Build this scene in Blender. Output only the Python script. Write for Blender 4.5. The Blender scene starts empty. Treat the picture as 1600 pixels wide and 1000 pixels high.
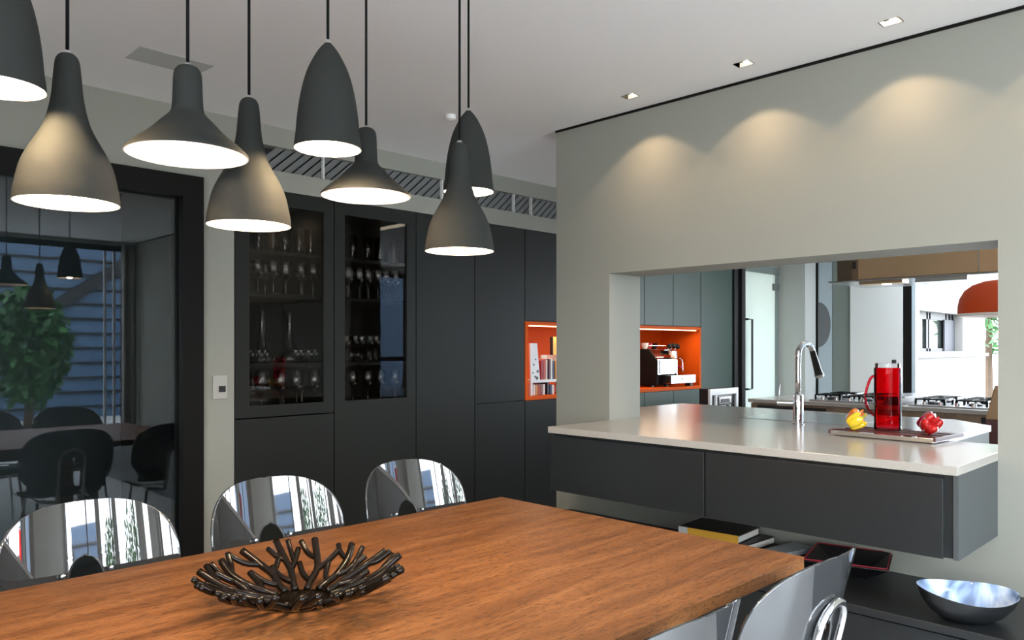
import bpy, bmesh, math, random
from mathutils import Vector, Matrix

S = bpy.context.scene
COL = S.collection
PI = math.pi
R = math.radians

# ------------------------------------------------------------------ camera, world, daylight, exposure
YAW = R(45.25)
FPX, HORIZON = 1204.5, 543.2
cd = bpy.data.cameras.new('camera')
cd.sensor_fit = 'HORIZONTAL'
cd.sensor_width = 36.0
cd.lens = 36.0 * FPX / 1600
cd.shift_y = (HORIZON - 500) / 1600
cd.clip_start = 0.02
cd.clip_end = 200
cam = bpy.data.objects.new('camera', cd)
cam.location = (0, 0, 1.38)
cam.rotation_euler = (PI / 2, 0, YAW - PI / 2)
COL.objects.link(cam)
S.camera = cam

SKY = 16.0
w = bpy.data.worlds.new('sky')
S.world = w
w.use_nodes = True
nt = w.node_tree
bg = nt.nodes['Background']
tc = nt.nodes.new('ShaderNodeTexCoord')
sep = nt.nodes.new('ShaderNodeSeparateXYZ')
ramp = nt.nodes.new('ShaderNodeValToRGB')
ramp.color_ramp.elements[0].position = 0.0
ramp.color_ramp.elements[0].color = (0.90, 0.95, 1.0, 1)
ramp.color_ramp.elements[1].position = 0.7
ramp.color_ramp.elements[1].color = (0.74, 0.85, 1.0, 1)
nt.links.new(tc.outputs['Generated'], sep.inputs[0])
nt.links.new(sep.outputs['Z'], ramp.inputs[0])
nt.links.new(ramp.outputs[0], bg.inputs['Color'])
bg.inputs['Strength'].default_value = SKY

S.view_settings.view_transform = 'Standard'
S.view_settings.look = 'None'
S.view_settings.gamma = 1
S.view_settings.use_curve_mapping = False
S.view_settings.exposure = 0.0
S.cycles.use_denoising = True
S.cycles.max_bounces = 10
S.cycles.diffuse_bounces = 5
S.cycles.glossy_bounces = 5
S.cycles.transmission_bounces = 8
S.cycles.transparent_max_bounces = 24
S.cycles.caustics_reflective = False
S.cycles.caustics_refractive = False
S.cycles.sample_clamp_indirect = 6

YB, YW, XL, XP, XP2, XF, ZC = -1.6, 3.937, -2.6, 3.233, 3.505, 8.3, 2.6   # back facade, cabinet wall, left wall, partition, far wall, ceiling

def portal(name, loc, rot, sx, sy):
    l = bpy.data.lights.new(name, 'AREA')
    l.shape = 'RECTANGLE'
    l.size, l.size_y = sx, sy
    l.cycles.is_portal = True
    o = bpy.data.objects.new(name, l)
    o.location, o.rotation_euler = loc, rot
    COL.objects.link(o)
portal('dining_window_portal', (.4, YB - .12, 1.28), (PI / 2, 0, 0), 5.6, 2.56)
portal('added_side_window_portal', (XL - .1, -.5, 1.6), (PI / 2, 0, -PI / 2), 1.8, 1.6)
portal('terrace_portal', (XF + .15, .63, 1.15), (PI / 2, 0, PI / 2), 4.1, 2.3)
portal('kitchen_window_portal', (7.2, YB - .12, 1.4), (PI / 2, 0, 0), 1.9, 2.2)
portal('added_rooflight_portal', (7.675, .55, ZC + .1), (0, 0, 0), 1.05, 3.7)
portal('frosted_door_portal', (7.55, YW + .5, 1.15), (PI / 2, 0, PI), 1.0, 2.3)

# ------------------------------------------------------------------ helpers
def tag(o, label=None, cat=None, group=None, kind=None):
    if label: o['label'] = label
    if cat: o['category'] = cat
    if group: o['group'] = group
    if kind: o['kind'] = kind
    return o

def thing(name, label, cat, loc=(0, 0, 0), rz=0, group=None):
    o = bpy.data.objects.new(name, None)
    o.empty_display_size = .05
    o.location, o.rotation_euler = loc, (0, 0, rz)
    COL.objects.link(o)
    return tag(o, label, cat, group)

def obj(name, bm, m, parent=None, smooth=False, bevel=0, loc=None, rot=None, seg=2):
    bmesh.ops.recalc_face_normals(bm, faces=bm.faces[:])
    me = bpy.data.meshes.new(name)
    bm.to_mesh(me)
    bm.free()
    ms = m if isinstance(m, (list, tuple)) else [m]
    for k in ms: me.materials.append(k)
    if smooth:
        me.polygons.foreach_set('use_smooth', [True] * len(me.polygons))
        if smooth != 'all': me.set_sharp_from_angle(angle=R(40))
    o = bpy.data.objects.new(name, me)
    COL.objects.link(o)
    if parent: o.parent = parent
    if loc: o.location = loc
    if rot: o.rotation_euler = rot
    if bevel:
        b = o.modifiers.new('bevel', 'BEVEL')
        b.width, b.segments, b.limit_method = bevel, seg, 'ANGLE'
    return o

def box(bm, x0, x1, y0, y1, z0, z1, mat=0, mtx=None):
    vs = [bm.verts.new((x, y, z)) for x in (x0, x1) for y in (y0, y1) for z in (z0, z1)]
    if mtx:
        for v in vs: v.co = mtx @ v.co
    for f in ((0, 1, 3, 2), (4, 6, 7, 5), (0, 4, 5, 1), (2, 3, 7, 6), (0, 2, 6, 4), (1, 5, 7, 3)):
        bm.faces.new([vs[i] for i in f]).material_index = mat
    return bm

def B(*a, **k): return box(bmesh.new(), *a, **k)

def lathe(bm, prof, n=48, c=(0, 0, 0), cap0=False, cap1=False, mat=0):
    rings = []
    for r, z in prof:
        if r < 1e-6: rings.append([bm.verts.new((c[0], c[1], c[2] + z))])
        else: rings.append([bm.verts.new((c[0] + r * math.cos(2 * PI * i / n), c[1] + r * math.sin(2 * PI * i / n), c[2] + z)) for i in range(n)])
    for a, b in zip(rings, rings[1:]):
        for i in range(n):
            j = (i + 1) % n
            if len(a) == 1 and len(b) == 1: continue
            if len(a) == 1: f = bm.faces.new((a[0], b[j], b[i]))
            elif len(b) == 1: f = bm.faces.new((a[i], a[j], b[0]))
            else: f = bm.faces.new((a[i], a[j], b[j], b[i]))
            f.material_index = mat
    if cap0 and len(rings[0]) > 1: bm.faces.new(rings[0][::-1])
    if cap1 and len(rings[-1]) > 1: bm.faces.new(rings[-1])
    return bm

def tube(bm, pts, r, n=10, closed=False):
    pts = [Vector(p) for p in pts]
    rs = r if isinstance(r, (list, tuple)) else [r] * len(pts)
    rings, up = [], None
    N = len(pts)
    for i, p in enumerate(pts):
        if closed: t = pts[(i + 1) % N] - pts[i - 1]
        else: t = pts[min(i + 1, N - 1)] - pts[max(i - 1, 0)]
        t.normalize()
        if up is None:
            up = Vector((0, 0, 1)) if abs(t.z) < .9 else Vector((1, 0, 0))
        a = t.cross(up).normalized()
        up = a.cross(t).normalized()
        rings.append([bm.verts.new(p + rs[i] * (math.cos(2 * PI * k / n) * a + math.sin(2 * PI * k / n) * up)) for k in range(n)])
    for i in range(N if closed else N - 1):
        A, C = rings[i], rings[(i + 1) % N]
        for k in range(n):
            bm.faces.new((A[k], A[(k + 1) % n], C[(k + 1) % n], C[k]))
    if not closed:
        bm.faces.new(rings[0][::-1]); bm.faces.new(rings[-1])
    return bm

def prism(bm, pts, h, axis='z', base=0):
    def mk(p, q):
        if axis == 'z': return (p[0], p[1], q)
        if axis == 'x': return (q, p[0], p[1])
        return (p[0], q, p[1])
    a = [bm.verts.new(mk(p, base)) for p in pts]
    b = [bm.verts.new(mk(p, base + h)) for p in pts]
    n = len(pts)
    bm.faces.new(a[::-1]); bm.faces.new(b)
    for i in range(n): bm.faces.new((a[i], a[(i + 1) % n], b[(i + 1) % n], b[i]))
    return bm

def kids(o): return [c for c in o.children]
def dup(o, parent=None):
    c = o.copy()
    COL.objects.link(c)
    if parent: c.parent = parent
    for k in kids(o): dup(k, c)
    return c

def sm(pts, sub=6):
    """Catmull-Rom through points."""
    out = []
    P = [Vector(p) for p in pts]
    for i in range(len(P) - 1):
        p0, p1, p2, p3 = P[max(i - 1, 0)], P[i], P[i + 1], P[min(i + 2, len(P) - 1)]
        for k in range(sub):
            t = k / sub
            out.append(.5 * ((2 * p1) + (p2 - p0) * t + (2 * p0 - 5 * p1 + 4 * p2 - p3) * t * t + (3 * p1 - p0 - 3 * p2 + p3) * t ** 3))
    out.append(P[-1])
    return out

# ------------------------------------------------------------------ materials
def mat(name, col, rough=.5, metal=0, spec=.5, emis=None, es=0, trans=0, ior=1.5, coat=0, noise=0, nscale=8, bump=0, bscale=200):
    m = bpy.data.materials.new(name)
    m.use_nodes = True
    t = m.node_tree
    b = t.nodes['Principled BSDF']
    b.inputs['Base Color'].default_value = (*col, 1)
    b.inputs['Roughness'].default_value = rough
    b.inputs['Metallic'].default_value = metal
    b.inputs['Specular IOR Level'].default_value = spec
    b.inputs['IOR'].default_value = ior
    b.inputs['Transmission Weight'].default_value = trans
    b.inputs['Coat Weight'].default_value = coat
    b.inputs['Coat Roughness'].default_value = .05
    if emis:
        b.inputs['Emission Color'].default_value = (*emis, 1)
        b.inputs['Emission Strength'].default_value = es
    tcn = t.nodes.new('ShaderNodeTexCoord')
    if noise:
        n = t.nodes.new('ShaderNodeTexNoise')
        n.inputs['Scale'].default_value = nscale
        n.inputs['Detail'].default_value = 5
        t.links.new(tcn.outputs['Object'], n.inputs['Vector'])
        r = t.nodes.new('ShaderNodeValToRGB')
        r.color_ramp.elements[0].position, r.color_ramp.elements[1].position = .3, .7
        r.color_ramp.elements[0].color = (*[c * (1 - noise) for c in col], 1)
        r.color_ramp.elements[1].color = (*[min(1, c * (1 + noise)) for c in col], 1)
        t.links.new(n.outputs['Fac'], r.inputs[0])
        t.links.new(r.outputs[0], b.inputs['Base Color'])
    if bump:
        n2 = t.nodes.new('ShaderNodeTexNoise')
        n2.inputs['Scale'].default_value = bscale
        t.links.new(tcn.outputs['Object'], n2.inputs['Vector'])
        bp = t.nodes.new('ShaderNodeBump')
        bp.inputs['Strength'].default_value = bump
        bp.inputs['Distance'].default_value = .002
        t.links.new(n2.outputs['Fac'], bp.inputs['Height'])
        t.links.new(bp.outputs[0], b.inputs['Normal'])
    return m

def clear(name, tint, ior=1.5, lo=0.0, rough=0.0, gcol=(1, 1, 1)):
    """thin clear sheet: straight-through tint mixed with mirror reflection by Fresnel"""
    m = bpy.data.materials.new(name)
    m.use_nodes = True
    t = m.node_tree
    t.nodes.remove(t.nodes['Principled BSDF'])
    out = t.nodes['Material Output']
    tr = t.nodes.new('ShaderNodeBsdfTransparent'); tr.inputs[0].default_value = (*tint, 1)
    gl = t.nodes.new('ShaderNodeBsdfGlossy'); gl.inputs['Roughness'].default_value = rough; gl.inputs['Color'].default_value = (*gcol, 1)
    fr = t.nodes.new('ShaderNodeFresnel'); fr.inputs[0].default_value = ior
    mx = t.nodes.new('ShaderNodeMath'); mx.operation = 'MAXIMUM'; mx.inputs[1].default_value = lo
    mix = t.nodes.new('ShaderNodeMixShader')
    geo = t.nodes.new('ShaderNodeNewGeometry')
    # same ior from both sides of a thin sheet
    t.links.new(fr.outputs[0], mx.inputs[0])
    t.links.new(mx.outputs[0], mix.inputs[0])
    t.links.new(tr.outputs[0], mix.inputs[1]); t.links.new(gl.outputs[0], mix.inputs[2])
    t.links.new(mix.outputs[0], out.inputs[0])
    return m

def wood_table():
    m = bpy.data.materials.new('table_wood')
    m.use_nodes = True
    t = m.node_tree
    b = t.nodes['Principled BSDF']
    tcn = t.nodes.new('ShaderNodeTexCoord')
    mp = t.nodes.new('ShaderNodeMapping'); mp.inputs['Scale'].default_value = (1.0, 9, 9)
    t.links.new(tcn.outputs['Object'], mp.inputs[0])
    n1 = t.nodes.new('ShaderNodeTexNoise'); n1.inputs['Scale'].default_value = 2.2; n1.inputs['Detail'].default_value = 8; n1.inputs['Roughness'].default_value = .62; n1.inputs['Distortion'].default_value = .6
    t.links.new(mp.outputs[0], n1.inputs['Vector'])
    r1 = t.nodes.new('ShaderNodeValToRGB')
    e = r1.color_ramp.elements
    e[0].position, e[0].color = .28, (.150, .054, .016, 1)
    e[1].position, e[1].color = .72, (.36, .152, .052, 1)
    k = e.new(.5); k.color = (.25, .096, .029, 1)
    t.links.new(n1.outputs['Fac'], r1.inputs[0])
    # fine pores stretched along the grain
    mp2 = t.nodes.new('ShaderNodeMapping'); mp2.inputs['Scale'].default_value = (48, 230, 230)
    t.links.new(tcn.outputs['Object'], mp2.inputs[0])
    n2 = t.nodes.new('ShaderNodeTexNoise'); n2.inputs['Scale'].default_value = 1.0; n2.inputs['Detail'].default_value = 3
    t.links.new(mp2.outputs[0], n2.inputs['Vector'])
    r2 = t.nodes.new('ShaderNodeValToRGB')
    r2.color_ramp.elements[0].position, r2.color_ramp.elements[0].color = .34, (.42, .40, .38, 1)
    r2.color_ramp.elements[1].position, r2.color_ramp.elements[1].color = .47, (1, 1, 1, 1)
    t.links.new(n2.outputs['Fac'], r2.inputs[0])
    mul = t.nodes.new('ShaderNodeMix'); mul.data_type = 'RGBA'; mul.blend_type = 'MULTIPLY'; mul.inputs['Factor'].default_value = 1
    t.links.new(r1.outputs[0], mul.inputs['A']); t.links.new(r2.outputs[0], mul.inputs['B'])
    t.links.new(mul.outputs['Result'], b.inputs['Base Color'])
    bp = t.nodes.new('ShaderNodeBump'); bp.inputs['Strength'].default_value = .8; bp.inputs['Distance'].default_value = .002
    ad = t.nodes.new('ShaderNodeMath'); ad.operation = 'ADD'
    t.links.new(n2.outputs['Fac'], ad.inputs[0]); t.links.new(n1.outputs['Fac'], ad.inputs[1])
    t.links.new(ad.outputs[0], bp.inputs['Height']); t.links.new(bp.outputs[0], b.inputs['Normal'])
    b.inputs['Roughness'].default_value = .38
    b.inputs['Specular IOR Level'].default_value = .45
    return m

def marble_bowl():
    m = mat('blue_glaze', (.6, .7, .85), .08)
    t = m.node_tree
    b = t.nodes['Principled BSDF']
    tcn = t.nodes.new('ShaderNodeTexCoord')
    n = t.nodes.new('ShaderNodeTexNoise'); n.inputs['Scale'].default_value = 5; n.inputs['Distortion'].default_value = 2.5; n.inputs['Detail'].default_value = 2
    t.links.new(tcn.outputs['Object'], n.inputs['Vector'])
    r = t.nodes.new('ShaderNodeValToRGB')
    e = r.color_ramp.elements
    e[0].position, e[0].color = .32, (.09, .14, .25, 1)
    e[1].position, e[1].color = .62, (.78, .85, .95, 1)
    k = e.new(.46); k.color = (.38, .50, .72, 1)
    t.links.new(n.outputs['Fac'], r.inputs[0]); t.links.new(r.outputs[0], b.inputs['Base Color'])
    return m

def smoky():
    """smoky grey polished plastic: partly see-through, partly milky grey, strongly reflecting"""
    m = clear('smoke_polycarbonate', (.34, .35, .36), 1.6, .13, .02)
    t = m.node_tree
    mix = [n for n in t.nodes if n.type == 'MIX_SHADER'][0]
    tr = [n for n in t.nodes if n.type == 'BSDF_TRANSPARENT'][0]
    df = t.nodes.new('ShaderNodeBsdfDiffuse'); df.inputs[0].default_value = (.06, .063, .066, 1)
    m2 = t.nodes.new('ShaderNodeMixShader'); m2.inputs[0].default_value = .6
    t.links.new(tr.outputs[0], m2.inputs[1]); t.links.new(df.outputs[0], m2.inputs[2])
    t.links.new(m2.outputs[0], mix.inputs[1])
    return m

def frosted():
    m = bpy.data.materials.new('frosted_glass')
    m.use_nodes = True
    t = m.node_tree
    b = t.nodes['Principled BSDF']
    b.inputs['Base Color'].default_value = (.66, .70, .66, 1)
    b.inputs['Roughness'].default_value = .15
    tl = t.nodes.new('ShaderNodeBsdfTranslucent'); tl.inputs[0].default_value = (.56, .60, .56, 1)
    mx = t.nodes.new('ShaderNodeMixShader'); mx.inputs[0].default_value = .45
    t.links.new(b.outputs[0], mx.inputs[1]); t.links.new(tl.outputs[0], mx.inputs[2])
    t.links.new(mx.outputs[0], t.nodes['Material Output'].inputs[0])
    return m

M = dict(
    wall=mat('wall_paint', (.28, .277, .238), .75, bump=.05, bscale=300),
    ceil=mat('ceiling_paint', (.86, .85, .84), .8),
    floor=mat('floor_stone', (.70, .70, .68), .25, noise=.08, nscale=2),
    cab=mat('charcoal_lacquer', (.0140, .0150, .0128), .5, spec=.2),
    cabk=mat('grey_green_lacquer', (.046, .076, .060), .45, spec=.3),
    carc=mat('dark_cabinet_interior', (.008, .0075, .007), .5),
    sidepanel_lit=mat('window_lit_side_panel', (.055, .063, .066), .4),  # lightened drawer finish: daylight on the window-facing side put into the colour
    hoodside=mat('dark_warm_reflection_steel', (.26, .18, .12), .35, metal=.55),  # darker version of the hood's warm-reflection colour
    drawer=mat('anthracite_laminate', (.014, .0155, .0165), .38, spec=.4, noise=.06, nscale=30),
    counter=mat('beige_quartz', (.38, .36, .325), .20, spec=.5, noise=.03, nscale=160),
    shade=mat('matt_charcoal_shade', (.024, .0255, .0235), .75, spec=.12),
    inner=mat('white_shade_lining', (.92, .85, .80), .6),
    bulb=mat('glowing_bulb', (1, .9, .75), .4, emis=(1, .80, .52), es=14),
    bulb_dim=mat('soft_glowing_bulb', (1, .9, .8), .4, emis=(1, .85, .68), es=4),
    cord=mat('black_cord', (.005, .005, .005), .7, spec=.1),
    chrome=mat('chrome', (.80, .80, .82), .06, metal=1),
    steel=mat('brushed_steel', (.62, .62, .62), .25, metal=1),
    mattblack=mat('matt_black_sheet', (.008, .008, .008), .8, spec=.15),
    black=mat('black_plastic', (.012, .012, .013), .4),
    blackg=mat('black_gloss', (.008, .008, .009), .12),
    frame=mat('dark_bronze_frame', (.0045, .0038, .0033), .5, spec=.15),
    orange=mat('orange_lacquer', (.74, .105, .008), .5, spec=.06),
    plate=mat('ivory_switch_plastic', (.40, .39, .35), .4),
    white=mat('white_plastic', (.80, .80, .78), .4),
    whitep=mat('white_panel', (.62, .63, .60), .35),
    pier=mat('pale_pier_paint', (.46, .47, .44), .6),
    cream=mat('darkened_cream_render', (.21, .20, .182), .8),  # white render darkened in place of canopy shade
    tframe=mat('darkened_window_frame', (.022, .022, .024), .5),  # darkened along with the terrace wall, for the missing shade
    treveal=mat('shaded_window_reveal', (.05, .05, .055), .7),  # shading of the reveal put into its grey
    tpane=mat('painted_reflection_pane', (.026, .031, .028), .05, noise=.6, nscale=7),  # noise mottling paints tree reflections on the pane
    table=wood_table(),
    walnut=mat('brown_walnut', (.22, .15, .10), .45, noise=.35, nscale=9),
    hoodm=mat('warm_reflection_steel', (.62, .44, .26), .35, metal=.55),  # warm reflections on stainless steel put into the base colour
    redlamp=mat('orange_red_enamel', (.64, .075, .014), .5, spec=.3),
    glass=clear('door_glass', (.80, .86, .88), 1.45),
    cglass=clear('cabinet_glass', (.72, .71, .69), 1.32),
    wine=clear('clear_crystal', (.95, .95, .95), 1.9, .06),
    shell=smoky(),
    frost=frosted(),
    red=clear('red_acrylic', (.94, .14, .22), 1.2),
    clearp=clear('clear_acrylic', (.97, .97, .97), 1.3),
    branch=mat('dark_bronze_lacquer', (.008, .005, .003), .12, metal=0, spec=.28),
    bowlout=mat('anthracite_ceramic', (.010, .011, .012), .35),
    glaze=marble_bowl(),
    leaf=mat('green_leaves', (.03, .12, .022), .6, noise=.5, nscale=4),
    bark=mat('brown_bark', (.08, .05, .03), .9),
    facade=mat('blue_grey_cladding', (.07, .13, .22), .4, noise=.15, nscale=3),
    curtain=mat('grey_curtain', (.45, .44, .42), .9),
    grille=mat('grey_metal_fin', (.14, .145, .14), .5),
    grilled=mat('dark_vent_void', (.03, .03, .03), .8),
    yellow=mat('yellow_glass', (.85, .60, .02), .05, coat=1),
    pepor=mat('orange_glass', (.90, .22, .01), .05, coat=1),
    pepred=mat('red_glass', (.62, .012, .012), .05, coat=1),
    pepdark=mat('crimson_glass', (.42, .006, .04), .05, coat=1),
    pepgreen=mat('olive_green_glass', (.36, .38, .02), .06, coat=1),
    mustard=mat('mustard_cover', (.55, .30, .03), .5),
    darkcover=mat('black_cover', (.015, .013, .012), .45),
    greycover=mat('pale_grey_cover', (.42, .45, .47), .5),
    pages=mat('paper_pages', (.78, .76, .70), .8),
    redcover=mat('crimson_cover', (.42, .012, .03), .4),
    paving=mat('terrace_paving', (.42, .41, .38), .8),
    lens=mat('downlight_lens', (1, 1, 1), .3, emis=(1, .78, .52), es=9),
    led=mat('led_strip_glow', (1, 1, 1), .3, emis=(1, .62, .30), es=4),
    hoodlight=mat('hood_lamp_glow', (1, 1, 1), .3, emis=(1, .85, .6), es=6),
    greydisc=mat('grey_film', (.14, .15, .15), .5),
    greengrey=mat('grey_green_panel', (.17, .20, .18), .5),
    bluepane=mat('pale_blue_glass_panel', (.42, .50, .53), .15),
    tan=mat('tan_leather', (.42, .24, .12), .5),
    maroon=mat('maroon_wood', (.09, .02, .018), .4),
    hatch=mat('grey_hatch_paint', (.50, .51, .49), .7),
    pinkf=mat('pink_flowers', (.65, .16, .22), .7),
)

def struct(name, bm, m, **k): return tag(obj(name, bm, m, **k), kind='structure')

# ------------------------------------------------------------------ room shell
struct('floor', B(XL - .2, XF + .2, YB - .2, 4.75, -.1, 0), M['floor'])
DL = [(3.042, y) for y in (2.254, 1.653, 1.052, .451)]      # downlights
hw, hl = .028, .034
xs = [XL - .2, DL[0][0] - hw, DL[0][0] + hw, 7.15]
ys = sorted([YB - .2, 4.75] + [y - hl for _, y in DL] + [y + hl for _, y in DL])
bm = bmesh.new()
for i in range(3):
    for j in range(len(ys) - 1):
        if i == 1 and j % 2 == 1: continue
        box(bm, xs[i], xs[i + 1], ys[j], ys[j + 1], ZC, ZC + .02)
box(bm, 7.15, XF + .2, YB - .2, -1.3, ZC, ZC + .02)
box(bm, 7.15, XF + .2, 2.4, 4.75, ZC, ZC + .02)
box(bm, 8.2, XF + .2, -1.3, 2.4, ZC, ZC + .02)
struct('ceiling', bm, M['ceil'])
bm = bmesh.new()
box(bm, 7.13, 7.15, -1.32, 2.42, ZC + .02, ZC + .2); box(bm, 8.2, 8.22, -1.32, 2.42, ZC + .02, ZC + .2)
box(bm, 7.15, 8.2, -1.32, -1.3, ZC + .02, ZC + .2); box(bm, 7.15, 8.2, 2.4, 2.42, ZC + .02, ZC + .2)
struct('added_rooflight', bm, M['white'])  # rooflight added to brighten the kitchen
# wall with the doorway and the cabinets (recess for the grille)
bm = bmesh.new()
box(bm, XL, -1.2, YW, YW + .2, 0, ZC)
box(bm, -1.2, 1.656, YW, YW + .2, 2.25, ZC)
box(bm, 1.656, 1.83, YW, YW + .2, 0, ZC)
box(bm, 1.83, XF, YW, YW + .7, 2.248, 2.357)
box(bm, 1.83, XF, YW, YW + .7, 2.49, ZC)
box(bm, 1.83, 1.93, YW, YW + .7, 2.357, 2.49)
box(bm, 1.83, 7.08, YW + .66, YW + .8, 0, ZC)
box(bm, 8.06, XF, YW + .66, YW + .8, 0, ZC)
box(bm, 7.08, 8.06, YW + .66, YW + .8, 2.3, ZC)
struct('wall_back', bm, M['wall'])
bm = bmesh.new()
box(bm, XP, XP2, 2.53, 2.906, 0, ZC)
box(bm, XP, XP2, YB, .748, 0, ZC)
box(bm, XP, XP2, .748, 2.53, 1.772, ZC)
box(bm, XP, XP2, .748, 2.53, 0, .90)
struct('wall_partition', bm, M['wall'])
struct('shadow_gap_strip', B(XP - .006, XP2, YB, 2.91, ZC - .012, ZC), M['frame'])  # dark strip standing for the shadow gap under the ceiling
bm = bmesh.new()
box(bm, XL - .2, XL, .4, YW + .2, 0, ZC); box(bm, XL - .2, XL, YB, -1.4, 0, ZC)
box(bm, XL - .2, XL, -1.4, .4, 0, .8); box(bm, XL - .2, XL, -1.4, .4, 2.4, ZC)
struct('wall_left', bm, M['wall'])
bm = bmesh.new()
for y in (-1.4, -.53, .34): box(bm, XL - .12, XL - .06, y, y + .06, .8, 2.4)
box(bm, XL - .12, XL - .06, -1.4, .4, .8, .86); box(bm, XL - .12, XL - .06, -1.4, .4, 2.34, 2.4)
struct('added_side_window', bm, M['frame'])  # side window added for more light in the dining room
bm = bmesh.new()
box(bm, XL - .2, XL + .2, YB - .2, YB, 0, ZC)
box(bm, XL + .2, 3.2, YB - .2, YB, 2.56, ZC)
box(bm, 3.2, 6.25, YB - .2, YB, 0, ZC)
box(bm, 8.15, XF, YB - .2, YB, 0, ZC)
box(bm, 6.25, 8.15, YB - .2, YB, 2.5, ZC)
box(bm, 6.25, 8.15, YB - .2, YB, 0, .3)
struct('wall_front', bm, M['wall'])
# far kitchen wall: return, pier, opening to the terrace
bm = bmesh.new()
box(bm, XF, XF + .2, 3.44, 4.6, 0, ZC)
box(bm, XF, XF + .2, 2.76, 3.44, 0, ZC)
box(bm, XF, XF + .2, -1.4, 2.76, 2.25, ZC)
box(bm, XF, XF + .2, YB, -1.4, 0, ZC)
struct('wall_far', bm, M['wall'])
bm = bmesh.new()
box(bm, 8.0, XF - .001, 3.634, YW + .05, 0, ZC)
struct('wall_pier', bm, M['pier'])
struct('wall_panel_1', B(8.25, XF - .001, 2.745, 3.26, 0, ZC), M['whitep'])
struct('wall_panel_2', B(8.27, XF - .001, 3.26, 3.455, 0, ZC), M['greengrey'])

# dining window (behind the camera): frame with mullions
bm = bmesh.new()
for x in (-2.4, -.95, .42, 1.78, 3.10):
    box(bm, x, x + .06, YB - .12, YB - .06, 0, 2.56)
box(bm, -2.4, 3.2, YB - .12, YB - .06, 2.50, 2.56)
box(bm, -2.4, 3.2, YB - .12, YB - .06, 0, .06)
w1 = struct('window_1', bm, M['frame'])
for x in (2.93, 3.03): obj('white_blind_guide', B(x, x + .025, YB - .17, YB - .15, .05, 2.5), M['white'], w1)
bm = bmesh.new()
for x in (6.25, 7.17, 8.09): box(bm, x, x + .06, YB - .12, YB - .06, .3, 2.5)
box(bm, 6.25, 8.15, YB - .12, YB - .06, 2.44, 2.5)
box(bm, 6.25, 8.15, YB - .12, YB - .06, .3, .36)
box(bm, 6.25, 8.15, YB - .12, YB - .06, 1.18, 1.24)
struct('window_3', bm, M['frame'])
# terrace opening frame in the kitchen
bm = bmesh.new()
box(bm, XF - .03, XF + .1, 2.665, 2.76, 0, 2.25)
box(bm, XF - .03, XF + .1, .6, .68, 0, 2.25)
box(bm, XF - .03, XF + .1, -1.4, -1.32, 0, 2.25)
box(bm, XF - .03, XF + .1, -1.4, 2.76, 2.2, 2.25)
wf = struct('window_2', bm, M['frame'])
obj('pane', B(XF, XF + .012, .68, 2.665, 0.02, 2.2), M['clearp'], wf)
obj('glass_edge', B(XF - .02, XF + .03, 2.628, 2.665, .02, 2.2), M['bluepane'], wf)

# ------------------------------------------------------------------ glazed door in the cabinet wall
d1 = tag(thing('door_1', 'wide dark framed glazed door', 'door', (0, YW, 0)), kind='structure')
bm = bmesh.new()
box(bm, 1.549, 1.656, -.03, .12, 0, 2.25)
box(bm, -1.2, 1.549, -.03, .12, 2.14, 2.25)
box(bm, -1.2, 1.549, -.03, .12, 0, .06)
box(bm, -1.2, -1.1, -.03, .12, .06, 2.14)
obj('door_frame', bm, M['frame'], d1)
obj('glass_pane', B(-1.1, 1.549, .02, .03, .06, 2.14), M['glass'], d1)
# the dark unlit lobby behind the glass
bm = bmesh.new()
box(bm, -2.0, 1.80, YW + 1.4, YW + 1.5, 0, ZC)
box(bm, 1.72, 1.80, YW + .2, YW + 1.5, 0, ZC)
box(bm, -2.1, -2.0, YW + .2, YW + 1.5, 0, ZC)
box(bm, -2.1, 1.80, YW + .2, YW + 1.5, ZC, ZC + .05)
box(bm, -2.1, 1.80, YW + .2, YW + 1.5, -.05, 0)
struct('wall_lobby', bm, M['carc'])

# ------------------------------------------------------------------ tall cabinets
GAP = .003
DT = .022
def solid_cabinet(name, label, x0, x1, z0, z1, doors, m, depth=.6, group=None):
    t = thing(name, label, 'cabinet', (x0, YW, z0), 0, group)
    w_, h_ = x1 - x0, z1 - z0
    obj('body', B(.001, w_ - .001, DT + .002, depth, 0, h_), M['carc'], t)
    for a, b in doors:
        obj('door', B(GAP, w_ - GAP, 0, DT, a - z0 + GAP, b - z0 - GAP), m, t, bevel=.0015)
    return t

def glass_cabinet(label, x0, x1, gx0, gx1, split):
    t = thing('display_cabinet', label, 'cabinet', (x0, YW, 0))
    w_ = x1 - x0
    bm = bmesh.new()
    y0, y1, zt = DT + .002, .6, 2.246
    box(bm, .001, .02, y0, y1, .0, zt); box(bm, w_ - .02, w_ - .001, y0, y1, 0, zt)
    box(bm, .02, w_ - .02, y1 - .02, y1, 0, zt)
    box(bm, .02, w_ - .02, y0, y1 - .02, zt - .02, zt); box(bm, .02, w_ - .02, y0, y1 - .02, 1.0, 1.045)
    box(bm, .02, w_ - .02, y0, y1 - .02, 0, .08)
    obj('body', bm, M['carc'], t)
    for z in (1.29, 1.68, 1.92):
        obj('shelf', B(.021, w_ - .021, .06, y1 - .021, z - .018, z), M['carc'], t)
    a, b = gx0 - x0, gx1 - x0
    z0 = 1.0 if split else 0
    bm = bmesh.new()
    box(bm, GAP, a, 0, DT, z0 + GAP, zt - GAP); box(bm, b, w_ - GAP, 0, DT, z0 + GAP, zt - GAP)
    box(bm, a, b, 0, DT, z0 + GAP, 1.065); box(bm, a, b, 0, DT, 2.165, zt - GAP)
    dr = obj('door', bm, M['cab'], t)
    obj('glass_pane', B(a - .004, b + .004, .010, .016, 1.061, 2.169), M['cglass'], dr)
    if split:
        obj('lower_door', B(GAP, w_ - GAP, 0, DT, GAP, .995), M['cab'], t)
    return t
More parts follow.
